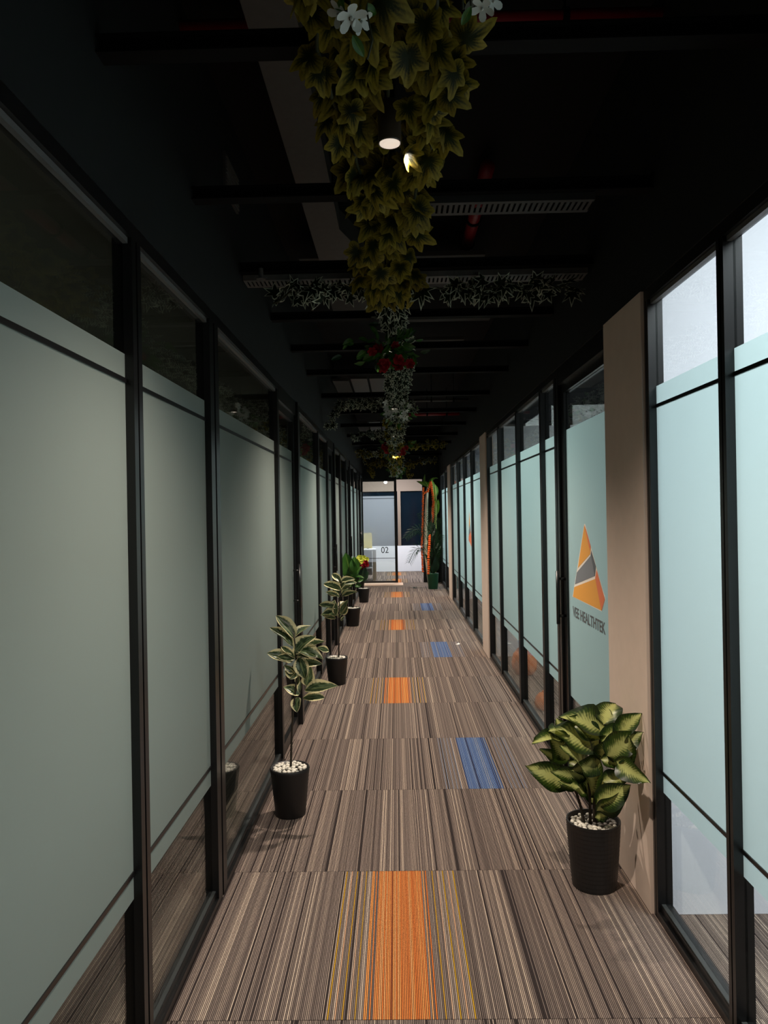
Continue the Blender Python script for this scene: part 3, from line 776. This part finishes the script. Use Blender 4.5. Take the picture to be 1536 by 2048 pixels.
garland('ivy_garland', 'short ivy tail hanging down right of the far garland', [(.32, 16.9, 2.80), (.34, 16.9, 2.64), (.32, 16.9, 2.46)], 20, .07, .06, .09, oliv, G)

def bunch(name, label, c, r, nl, nf, fm, fs, lm, ls, flow_low=True):
    c = Vector(c); root = empty(name, c, label, 'flowers', 'artificial flower clumps in the ivy')
    MB().tube([c+Vector((0, 0, .14)), c+Vector((.01, 0, .04)), c+Vector((-.02, -.01, -.05))], .006, 6).build('stem', M_vine, root)
    for k in range(nl):
        p = c+Vector((random.gauss(0, .5)*r[0], random.gauss(0, .5)*r[1], random.gauss(0, .5)*r[2]))
        if blocked(p): continue
        t = ((p-c).normalized()*.7+Vector((0, -.2, -.3))+rv(.5)).normalized(); s = ls*random.uniform(.7, 1.2)
        inst('leaf', random.choice(lm), frame(p, p+t*s, Vector((0, -1, -.3))+rv(.6)), root)
    for k in range(nf):
        p = c+Vector((random.uniform(-1, 1)*r[0]*.8, -r[1]*random.uniform(.4, 1), random.uniform(-1, .2)*r[2]))
        if blocked(p): p.y -= .18
        z = (Vector((0, -1, -.5))+rv(.5)).normalized(); x = z.cross(Vector((0, 0, 1))).normalized(); y = z.cross(x)
        M = Matrix((x, y, z)).transposed().to_4x4(); M = Matrix.Translation(p) @ M @ Matrix.Scale(fs*random.uniform(.8, 1.2), 4)
        inst('flower', fm, M, root)
    return root
bunch('flower_bunch', 'bushy clump of red flowers and green leaves in the ceiling ivy', (-.03, 4.45, 2.63), (.16, .10, .12), 150, 10, fl_r, .034, darl+grel+smal, .07)
bunch('flower_bunch', 'clump of small white flowers in the ivy past the red flowers', (.03, 7.9, 2.74), (.16, .5, .10), 90, 16, fl_w, .034, smal+vari[:2], .08)
bunch('flower_bunch', 'dark red flower clump just before the yellow-lit spotlight', (.0, 12.3, 2.76), (.24, .3, .12), 60, 14, fl_r, .05, darl+smal, .10)
bunch('flower_bunch', 'white blossoms among the far hanging leaves', (.0, 16.5, 2.58), (.17, .3, .12), 60, 22, fl_w, .03, smal, .09)
# white flowers at the very top of the view
def spray(label, base, fls, lvs, vines):
    root = empty('flower_spray', base, label, 'flowers', 'white flower sprays by the near ivy')
    for v_ in vines: MB().tube([ony(x, y, yy) for x, y, yy in v_], .0022, 6).build('vine', M_vine, root, smooth=True)
    for x, y, yy, s, dx, dz in fls:
        p = ony(x, y, yy); z = Vector((dx, -.5, dz)).normalized(); xx = z.cross(Vector((0, 1, .2))).normalized(); y2 = z.cross(xx)
        M = Matrix((xx, y2, z)).transposed().to_4x4()
        inst('flower', fl_w, Matrix.Translation(p) @ M @ Matrix.Scale(s, 4), root)
    for x, y, x2, y2, yy in lvs:
        inst('leaf', grel[0], frame(ony(x, y, yy), ony(x2, y2, yy+.03), Vector((0, -1, -.4))+rv(.3)), root)
spray('white orchid-like flowers hanging at the left of the near olive ivy', (-.1, 1.5, 2.72), [(702, 34, 1.50, .034, .5, -1.6), (678, 28, 1.52, .028, -.9, -.9), (722, 42, 1.52, .026, .9, -1.2)],
      [(705, 70, 730, 118, 1.52), (690, 20, 668, -10, 1.5), (720, 10, 760, 30, 1.5)], [[(736, -40, 1.5), (733, 20, 1.5), (745, 80, 1.5), (735, 118, 1.5)], [(700, -60, 1.5), (700, 40, 1.5)]])
spray('white flowers hanging at the right of the near olive ivy', (.18, 1.5, 2.74), [(965, 16, 1.50, .026, -.5, -1.6), (985, 2, 1.52, .026, .5, -.5), (950, -5, 1.52, .03, -.6, -.4)],
      [(942, 12, 922, 56, 1.5), (968, -20, 972, 30, 1.51)], [[(925, -40, 1.5), (926, 18, 1.5)], [(960, -60, 1.5), (964, 10, 1.5)], [(935, -50, 1.5), (942, 12, 1.5)]])

# ------------------------------------------------------------------ potted plants
pebm = MB().blob((0, 0, 0), (1, .8, .6), 7, 4, .12).mesh('pebble', M_peb, smooth=True)
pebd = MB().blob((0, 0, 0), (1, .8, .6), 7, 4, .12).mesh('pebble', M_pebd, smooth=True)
def pot(root, c, rt, rb, h, peb='each', rings=False, mt=None, npeb=70, dark=False, level=None):
    c = Vector(c); mt = mt or M_pot
    lv = level or h-.018
    if rings:
        prof = [(0, 0), (rb, 0)]
        for k in range(15):
            t = (k+.5)/15; r = rb+(rt-rb)*t**.8
            prof += [(r-.0005, h*(t-.02)), (r+.0006, h*t)]
        prof += [(rt, h), (rt-.006, h), (rt-.008, h-.004), (rt-.012, lv-.01), (0, lv-.01)]
    else:
        prof = [(0, 0), (rb-.004, 0), (rb, .004), (rb+(rt-rb)*.93, h-.026), (rt, h-.022), (rt+.001, h-.004), (rt-.002, h), (rt-.007, h), (rt-.012, lv-.012), (0, lv-.012)]
    MB().lathe(prof, c, 40).build('pot', mt, root, smooth=not rings)
    MB().lathe([(0, 0), (rt-.013, 0), (rt-.013, .004), (0, .006)], c+Vector((0, 0, lv-.014)), 24).build('soil', M_soil, root)
    R = rt-.022
    if peb == 'each':
        pts = []; tr_ = 0
        while len(pts) < npeb and tr_ < 4000:
            tr_ += 1
            a = random.uniform(0, 2*PI); q = R*math.sqrt(random.random()); p = Vector((q*math.cos(a), q*math.sin(a), 0))
            if all((p-o).length > .0185 for o in pts): pts.append(p)
        for p in pts:
            s = random.uniform(.0105, .0145)
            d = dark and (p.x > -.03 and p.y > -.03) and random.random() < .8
            M = Matrix.Translation(c+p+Vector((0, 0, lv-.004+random.uniform(0, .004)))) @ Matrix.Rotation(random.uniform(0, 6), 4, 'Z') @ Matrix.Scale(s, 4)
            inst('pebble', pebd if d else pebm, M, root)
    elif peb == 'stuff':
        m_ = MB()
        for k in range(90):
            a = random.uniform(0, 2*PI); q = R*math.sqrt(random.random())
            m_.blob(c+Vector((q*math.cos(a), q*math.sin(a), lv-.004)), (.010, .009, .007), 6, 4, .1)
        m_.build('pebbles', M_peb, root, smooth=True, kind='stuff')
def pleaf(root, ox, oy, s, Yc, lst, meshes, jit=.06, nr=None, dy=.05, clear=None, seed=3):
    rnd = random.Random(seed)
    for e in lst:
        bx, by, tx, ty = e[:4]; wsc = e[4] if len(e) > 4 else 1
        yb = Yc+rnd.uniform(-jit, jit)*.5
        if clear is not None and max(bx, tx) > clear: yb = Yc-.05-.12*(max(bx, tx)-clear)/120
        yt = yb+(-.14*(tx-clear)/130-.02 if (clear is not None and tx > clear) else e[5] if len(e) > 5 else rnd.uniform(-jit, jit))
        a = ony(ox+bx/s, oy+by/s, yb); b_ = ony(ox+tx/s, oy+ty/s, yt)
        if clear is not None: a.x = min(a.x, .93); b_.x = min(b_.x, .975)
        n_ = (Vector((0, -1, .7))+Vector((rnd.uniform(-.9, .9), 0, rnd.uniform(-.6, .9)))).normalized()
        inst('leaf', meshes[rnd.randrange(len(meshes))], frame(a, b_, n_, wsc, 1), root)
def stem(root, pts, r, mt=None, name='stem'):
    MB().tube(pts, r, 8).build(name, mt or M_stem, root, smooth=True)

PG = 'potted plants along the left partition'
# nearest left: variegated rubber fig
Y1 = 4.03; c1 = ony(579, 1618, Y1+.0); c1.z = TH; c1.y = 4.07
p = empty('potted_rubber_fig', c1, 'tall cream-edged rubber fig in black pot, nearest camera on left wall', 'potted plant', PG)
pot(p, c1, .108, .083, .262, npeb=90, level=.258)
ax = lambda x, y, s, ox, oy, Yc: ony(ox+x/s, oy+y/s, Yc)
P1 = lambda x, y: ax(x, y, 3.724, 430, 1130, c1.y)
stem(p, [P1(565, 1500), P1(568, 1380), P1(572, 1240), P1(582, 1100), P1(600, 930), P1(612, 760), P1(600, 620), P1(585, 500)], [.0065, .006, .0055, .005, .005, .0045, .004, .003])
pleaf(p, 430, 1130, 3.724, c1.y, [
    (592, 545, 458, 362, 1.3), (580, 605, 422, 435, 1.0), (592, 540, 708, 422, 1.0), (605, 660, 690, 505, 1.5), (612, 640, 812, 668, 1.35, -.05), (690, 600, 808, 556, .8),
    (760, 615, 868, 640, .9), (575, 720, 385, 645, 1.3), (592, 700, 462, 672, 1.0), (600, 800, 510, 750, 1.2), (590, 690, 488, 598, .9), (625, 690, 668, 850, 1.35, -.06),
    (640, 725, 790, 725, .9), (680, 900, 712, 765, 1.3), (668, 935, 905, 880, .85, -.06), (670, 925, 815, 915, .6), (650, 995, 850, 966, .7), (630, 965, 522, 890, 1.3),
    (620, 985, 595, 1092, 1.9, -.06), (598, 840, 510, 765, 1.1), (622, 900, 610, 800, .9), (600, 700, 640, 560, 1.2), (610, 690, 680, 655, 1.0), (628, 960, 640, 850, .7), (612, 800, 575, 850, 1.0)], figl, seed=5)
# second: fig
c2 = ony(675, 1364, 7.22); c2.z = TH; c2.y = 7.17
p = empty('potted_rubber_fig', c2, 'cream-edged rubber fig in black pot, second from camera on left', 'potted plant', PG)
pot(p, c2, .108, .083, .262, peb='stuff', level=.258)
P2 = lambda x, y: ax(x, y, 6.4, 620, 1080, c2.y)
stem(p, [P2(368, 1520), P2(370, 1300), P2(372, 1100), P2(372, 900), P2(380, 700), P2(400, 500)], [.007, .0065, .006, .0055, .005, .004])
pleaf(p, 620, 1080, 6.4, c2.y, [
    (400, 530, 268, 412, 1.1), (402, 640, 158, 528, 1.0), (405, 560, 345, 478, 1.2), (400, 530, 565, 468, .9), (430, 575, 620, 520, .9), (400, 640, 525, 580, 1.0), (375, 730, 200, 655, 1.0),
    (370, 700, 215, 690, .8), (400, 725, 605, 650, .8), (410, 700, 500, 600, 1.2), (350, 870, 105, 815, 1.0), (350, 965, 115, 900, 1.2), (335, 1005, 150, 960, .7), (300, 885, 300, 760, 1.2),
    (330, 960, 332, 800, 1.2), (388, 940, 485, 760, .9), (400, 950, 490, 865, 1.2), (400, 1040, 445, 955, .8), (380, 690, 300, 600, 1.2), (385, 640, 440, 520, 1.2), (372, 1010, 420, 880, .9), (370, 850, 440, 760, 1.1)], figl, seed=8)
# third: leafy green plant
c3 = ony(706, 1250, 10.9); c3.z = TH; c3.y = 10.85
p = empty('potted_leafy_plant', c3, 'plain green broad-leaved plant in black pot, third from camera on left', 'potted plant', PG)
pot(p, c3, .118, .090, .27, peb='stuff', level=.266)
P3 = lambda x, y: ax(x, y, 6.4, 620, 1080, c3.y)
for q in ([(540, 900), (545, 700), (555, 420)], [(545, 900), (530, 640), (500, 420)], [(550, 900), (580, 640), (600, 500)]): stem(p, [P3(*a_) for a_ in q], .006)
pleaf(p, 620, 1080, 6.4, c3.y, [
    (545, 520, 440, 165, 1.3), (550, 470, 500, 215, 1.5), (545, 560, 450, 330, 1.4), (560, 500, 620, 290, 1.4), (545, 600, 480, 450, 1.5), (575, 600, 665, 560, 1.4), (590, 470, 690, 455, 1.2), (560, 420, 580, 210, 1.5),
    (540, 480, 440, 400, 1.3), (560, 570, 560, 380, 1.6), (600, 540, 690, 500, .9), (520, 600, 470, 520, 1.2)], grel, jit=.12, seed=4)
# fourth: flowers
c4 = ony(728, 1202, 13.75); c4.z = TH; c4.y = 13.7
p = empty('potted_flowering_plant', c4, 'small plant with red and yellow-green flowers in black pot, farthest on left', 'potted plant', PG)
pot(p, c4, .108, .083, .262, peb='stuff', level=.258)
P4 = lambda x, y, d=0: ax(x, y, 6.4, 620, 1080, c4.y+d)
for q in ([(678, 640), (678, 500), (690, 300)], [(676, 640), (660, 480), (640, 310)], [(680, 640), (700, 480), (715, 320)]): stem(p, [P4(*a_) for a_ in q], .007)
pleaf(p, 620, 1080, 6.4, c4.y, [(680, 520, 620, 330, 1.0), (680, 520, 745, 380, 1.0), (678, 500, 660, 330, 1.2), (680, 540, 720, 340, 1.2), (678, 560, 640, 420, 1.3), (680, 560, 740, 470, 1.0), (680, 480, 700, 300, 1.2)], darl, jit=.1)
for x, y, k in ((600, 320, 'r'), (640, 335, 'r'), (690, 330, 'r'), (725, 320, 'r'), (665, 350, 'r'), (715, 290, 'r'), (610, 285, 'y'), (650, 250, 'y'), (690, 230, 'y'), (725, 250, 'y'), (665, 285, 'y'), (640, 225, 'y'), (705, 262, 'y'), (620, 235, 'y')):
    pp = P4(x, y, random.uniform(-.08, .04)); M = Matrix.Rotation(PI/2.4, 4, 'X')
    inst('flower', fl_r if k == 'r' else fl_y, Matrix.Translation(pp) @ M @ Matrix.Scale(.05, 4), p)

# right: dieffenbachia by the column
cr = Vector((.845, 3.27, TH))
p = empty('potted_dieffenbachia', cr, 'bushy cream and green dieffenbachia in ribbed black pot beside taupe column', 'potted plant')
pot(p, cr, .117, .094, .288, rings=True, npeb=80, dark=True, level=.272)
PR = lambda x, y, d=0: ax(x, y, 3.0105, 960, 1180, cr.y+d)
for q in ([(690, 1490), (686, 1340), (690, 1240), (715, 1080), (722, 900)], [(630, 1420), (605, 1300), (580, 1220), (545, 1150)], [(665, 1420), (662, 1300), (660, 1200), (640, 1100)],
          [(700, 1450), (740, 1250), (820, 1060)], [(690, 1400), (700, 1100), (760, 840)]):
    stem(p, [PR(*a_) for a_ in q], [.008]+[.006]*(len(q)-2)+[.004])
pleaf(p, 960, 1180, 3.0105, cr.y, [
    (765, 860, 550, 688, 1.1, -.05), (745, 810, 806, 614, 1.25), (775, 820, 725, 685, 1.3), (705, 960, 480, 775, 1.25, -.04), (530, 930, 470, 760, 1.3), (490, 905, 328, 872, 1.0), (535, 1020, 455, 885, 1.7),
    (490, 1045, 362, 950, 1.1), (650, 1090, 535, 915, 1.5, -.08), (545, 1170, 292, 1060, 1.1), (640, 1120, 435, 1100, .9, -.08), (635, 1225, 505, 1125, 1.2, -.06), (715, 1020, 605, 1110, 1.2, -.08),
    (850, 1120, 650, 1235, 1.5, -.08), (700, 1290, 905, 1180, 1.4, -.05), (690, 1370, 790, 1345, 1.4), (735, 920, 885, 795, 1.0), (870, 900, 912, 735, 1.1), (770, 1000, 935, 860, 1.1), (905, 1080, 938, 870, .9),
    (820, 1030, 988, 1155, 1.0, -.03), (725, 1020, 805, 890, 1.5), (815, 1040, 895, 910, 1.5, -.08), (655, 1240, 705, 1000, 1.1, -.09), (740, 980, 635, 735, 1.2), (500, 880, 445, 790, 1.2),
    (730, 1020, 880, 1040, 1.2, -.09), (690, 1290, 650, 1130, 1.0), (720, 900, 560, 780, 1.2, .05), (740, 1150, 880, 1120, 1.2, .05), (640, 1090, 520, 1010, 1.3, .08), (760, 950, 860, 860, 1.2, .08),
    (700, 1330, 900, 1240, 1.2, .03), (600, 1190, 460, 1150, 1.1, .06)], diel, jit=.12, clear=850, seed=11)

# far right: green pot with tall mixed foliage
cg = ony(866, 1177, 16.0); cg = Vector((.765, 15.9, TH))
p = empty('potted_palm', cg, 'dark palm in green plastic pot at the far end on the right', 'potted plant')
pot(p, cg, .125, .10, .34, peb=None, mt=M_green)
PG2 = lambda x, y, d=0: ax(x, y, 7.585, 700, 930, cg.y+d)
for q in ([(1240, 1690), (1230, 1300), (1200, 1000)], [(1260, 1690), (1280, 1200), (1290, 900)], [(1250, 1690), (1250, 1100), (1240, 750)]): stem(p, [PG2(*a_) for a_ in q], .012)
def frond(root, a, tip, n, ll, mt, sag=.1, rad=.006):
    a, tip = Vector(a), Vector(tip); m_ = MB()
    pts = [a.lerp(tip, t/8)+Vector((0, 0, sag*math.sin(PI*t/8))) for t in range(9)]
    m_.tube(pts, rad, 5)
    for k in range(n):
        t = (k+1)/(n+1)*8; i = min(7, int(t)); c = pts[i].lerp(pts[i+1], t-i); d = (pts[i+1]-pts[i]).normalized()
        s_ = d.cross(Vector((0, -1, .2))).normalized()
        for sg in (-1, 1):
            e = c+(s_*sg*.8+d*.7+Vector((0, 0, -.25))).normalized()*ll*(1-.4*(k/n)**2)
            w_ = d*.0065
            q = c.lerp(e, .5)+Vector((0, -.004, .01))
            m_.quad(c-w_*.4, q-w_, e, q+w_, c+w_*.4)
    return m_.build('frond', mt, root)
for (a_, b_, n_, l_, s_) in (((1150, 1010), (840, 1120), 17, .19, .12), ((1130, 1290), (890, 1490), 17, .2, .16), ((1200, 1000), (1060, 720), 12, .16, .03), ((1250, 1100), (1330, 800), 14, .2, .03), ((1250, 1300), (1370, 1050), 14, .2, .03),
                             ((1240, 1500), (1120, 1250), 14, .18, .05), ((1260, 1550), (1350, 1250), 14, .2, .05), ((1240, 1000), (1230, 640), 12, .16, .0), ((1200, 1200), (1090, 1020), 12, .16, .05)):
    frond(p, PG2(*a_), PG2(*b_, -.15), n_, l_, M_leafd, s_)
pleaf(p, 700, 930, 7.585, cg.y, [(1250, 1400, 1200, 1100, 1.0), (1260, 1400, 1340, 1100, 1.2), (1250, 1600, 1170, 1330, 1.0), (1250, 1650, 1340, 1380, 1.2), (1260, 1200, 1310, 900, 1.2), (1240, 1250, 1180, 950, 1.0),
     (1250, 1680, 1250, 1380, 1.3), (1270, 1500, 1370, 1230, 1.0), (1240, 1100, 1220, 800, 1.3), (1280, 1300, 1280, 1000, 1.4)], darl, jit=.12)
# banana-like stems behind it, decked with marigold strings
cb_ = Vector((.74, 16.75, TH))
bt = empty('banana_plant', cb_, 'tall decorative banana plant with pale stems reaching the far header', 'plant')
PB = lambda x, y, d=0: ax(x, y, 7.585, 700, 930, cb_.y+d)
MB().tube([cb_, PB(1150, 1300), PB(1155, 900), PB(1165, 520), PB(1180, 330)], [.05, .045, .04, .032, .02], 12).build('trunk', plain('pale_banana_stem', (214, 218, 190), .5, nscale=8, namp=.2), bt, smooth=True)
MB().tube([cb_+Vector((.10, 0, 0)), PB(1290, 1200), PB(1300, 800), PB(1305, 520), PB(1290, 300)], [.035, .032, .026, .02, .015], 10).build('trunk', plain('yellow_green_stem', (168, 184, 96), .5, nscale=8, namp=.2), bt, smooth=True)
pleaf(bt, 700, 930, 7.585, cb_.y, [(1180, 330, 1015, 215, 1.0), (1190, 330, 1130, 210, 1.0), (1250, 260, 1335, 470, 1.0), (1230, 230, 1300, 330, 1.0), (1280, 300, 1325, 520, 1.1), (1200, 330, 1240, 120, .6), (1230, 260, 1330, 120, .5), (1130, 300, 1120, 150, .5), (1300, 500, 1290, 820, .5), (1340, 520, 1300, 850, .5)], banl, jit=.15)
def marigold(label, pts, r=.024):
    pts = [Vector(q) for q in pts]
    root = empty('marigold_garland', pts[0], label, 'garland', 'marigold strings on the banana plant')
    m_ = MB(); L = sum((pts[i+1]-pts[i]).length for i in range(len(pts)-1)); n = int(L/(r*1.5)); d = 0
    for k in range(n):
        t = k/n*L; i = 0
        while i < len(pts)-2 and t > (pts[i+1]-pts[i]).length: t -= (pts[i+1]-pts[i]).length; i += 1
        c = pts[i].lerp(pts[i+1], t/(pts[i+1]-pts[i]).length)
        m_.blob(c+rv(.004), (r, r, r*.8), 9, 5, .12)
    m_.build('marigold_blooms', M_mari, root, kind='stuff')
    MB().tube(pts, .003, 5).build('string', M_vine, root)
marigold('orange marigold string hanging straight at the left of the banana plant', [PB(1110, 350, -.12), PB(1105, 600, -.12), PB(1100, 900, -.12), PB(1090, 1250, -.12), PB(1105, 1640, -.12)], .026)
marigold('orange marigold string looping over the banana leaves', [PB(1120, 430, -.14), PB(1180, 400, -.14), PB(1225, 250, -.14), PB(1250, 420, -.14), PB(1265, 560, -.14)], .032)
marigold('orange marigold string swinging low toward the green pot', [PB(1265, 560, -.1), PB(1250, 820, -.5), PB(1210, 1100, -.9), PB(1190, 1400, -1.1), PB(1190, 1680, -1.15)], .032)
# ------------------------------------------------------------------ far room furniture and small things
d_ = empty('office_desk', (-1.2, 18.4, 0), 'pale desk with grey side panel behind the frosted end door', 'desk')
MB().box(-2.1, -.52, 18.0, 18.7, .735, .765).build('desk_top', M_white, d_)
MB().box(-.60, -.53, 18.02, 18.08, 0, .735).build('leg', M_wood, d_); MB().box(-.60, -.53, 18.62, 18.68, 0, .735).build('leg', M_wood, d_)
MB().box(-2.1, -2.04, 18.02, 18.08, 0, .735).build('leg', M_wood, d_); MB().box(-2.1, -2.04, 18.62, 18.68, 0, .735).build('leg', M_wood, d_)
MB().box(-2.0, -.62, 18.3, 18.33, .12, .735).build('modesty_panel', M_greyp, d_)
MB().box(-1.15, -.62, 18.0, 18.6, .30, .32).build('shelf', M_white, d_)
s_ = empty('desk_screen', (-.8, 18.5, .765), 'yellow fabric screen on the desk blurred by frosted glass', 'desk screen')
MB().box(-1.6, -.62, 18.48, 18.51, .775, 1.16).build('screen_panel', M_yellow, s_)
MB().box(-1.5, -1.45, 18.44, 18.55, .765, .775).build('foot', M_frame, s_); MB().box(-.75, -.70, 18.44, 18.55, .765, .775).build('foot', M_frame, s_)
bl = empty('ceiling_lamp', (-.27, 19.5, 2.46), 'small glowing round lamp seen above the frosted end door', 'lamp')
MB().tube([(-.27, 19.5, 2.51), (-.27, 19.5, CEIL)], .006, 6).build('cord', M_frame, bl); MB().blob((-.27, 19.5, 2.47), .045, 16, 10).build('globe', M_glow, bl, smooth=True)
# orange bags just inside the right rooms
def bag(x, y, r, h, label):
    o = empty('floor_cushion', (x, y, 0), label, 'cushion')
    MB().lathe([(0, 0), (r*.7, .005), (r*.95, h*.2), (r, h*.42), (r*.86, h*.72), (r*.5, h*.94), (0, h)], (x, y, 0), 20).build('cushion_body', M_orange, o, smooth=True)
    MB().lathe([(0, 0), (.02, 0), (.014, .012), (0, .014)], (x, y, h-.002), 10).build('button', M_orange, o)
bag(1.27, 7.50, .13, .28, 'rounded orange floor cushion behind the third clear lower pane')
bag(1.20, 6.15, .08, .15, 'smaller orange floor cushion nearer the cream-green plant')
# fallen sprig and paper scrap
q = empty('fallen_leaf', (.34, 16.2, TH), 'small dark leaf sprig dropped on the carpet near the green pot', 'leaf')
a_ = Vector((.36, 16.1, .006))
for k, dv in enumerate(((.10, .02, .03), (-.09, .03, .02), (.03, -.10, .05))): inst('leaf', darl[0], frame(a_, a_+Vector(dv), Vector((0, 0, 1))), q)
MB().tube([(.40, 16.25, .008), (.55, 16.27, .008)], .004, 6).build('stalk', M_wood, q)
q = empty('paper_scrap', (.735, 9.25, TH), 'tiny white paper scrap beside the second blue carpet tile', 'paper')
MB().prism([(.71, 9.2, TH), (.74, 9.17, TH), (.77, 9.23, TH), (.755, 9.3, TH), (.735, 9.24, TH)], (0, 0, .004)).build('scrap', M_paper, q)
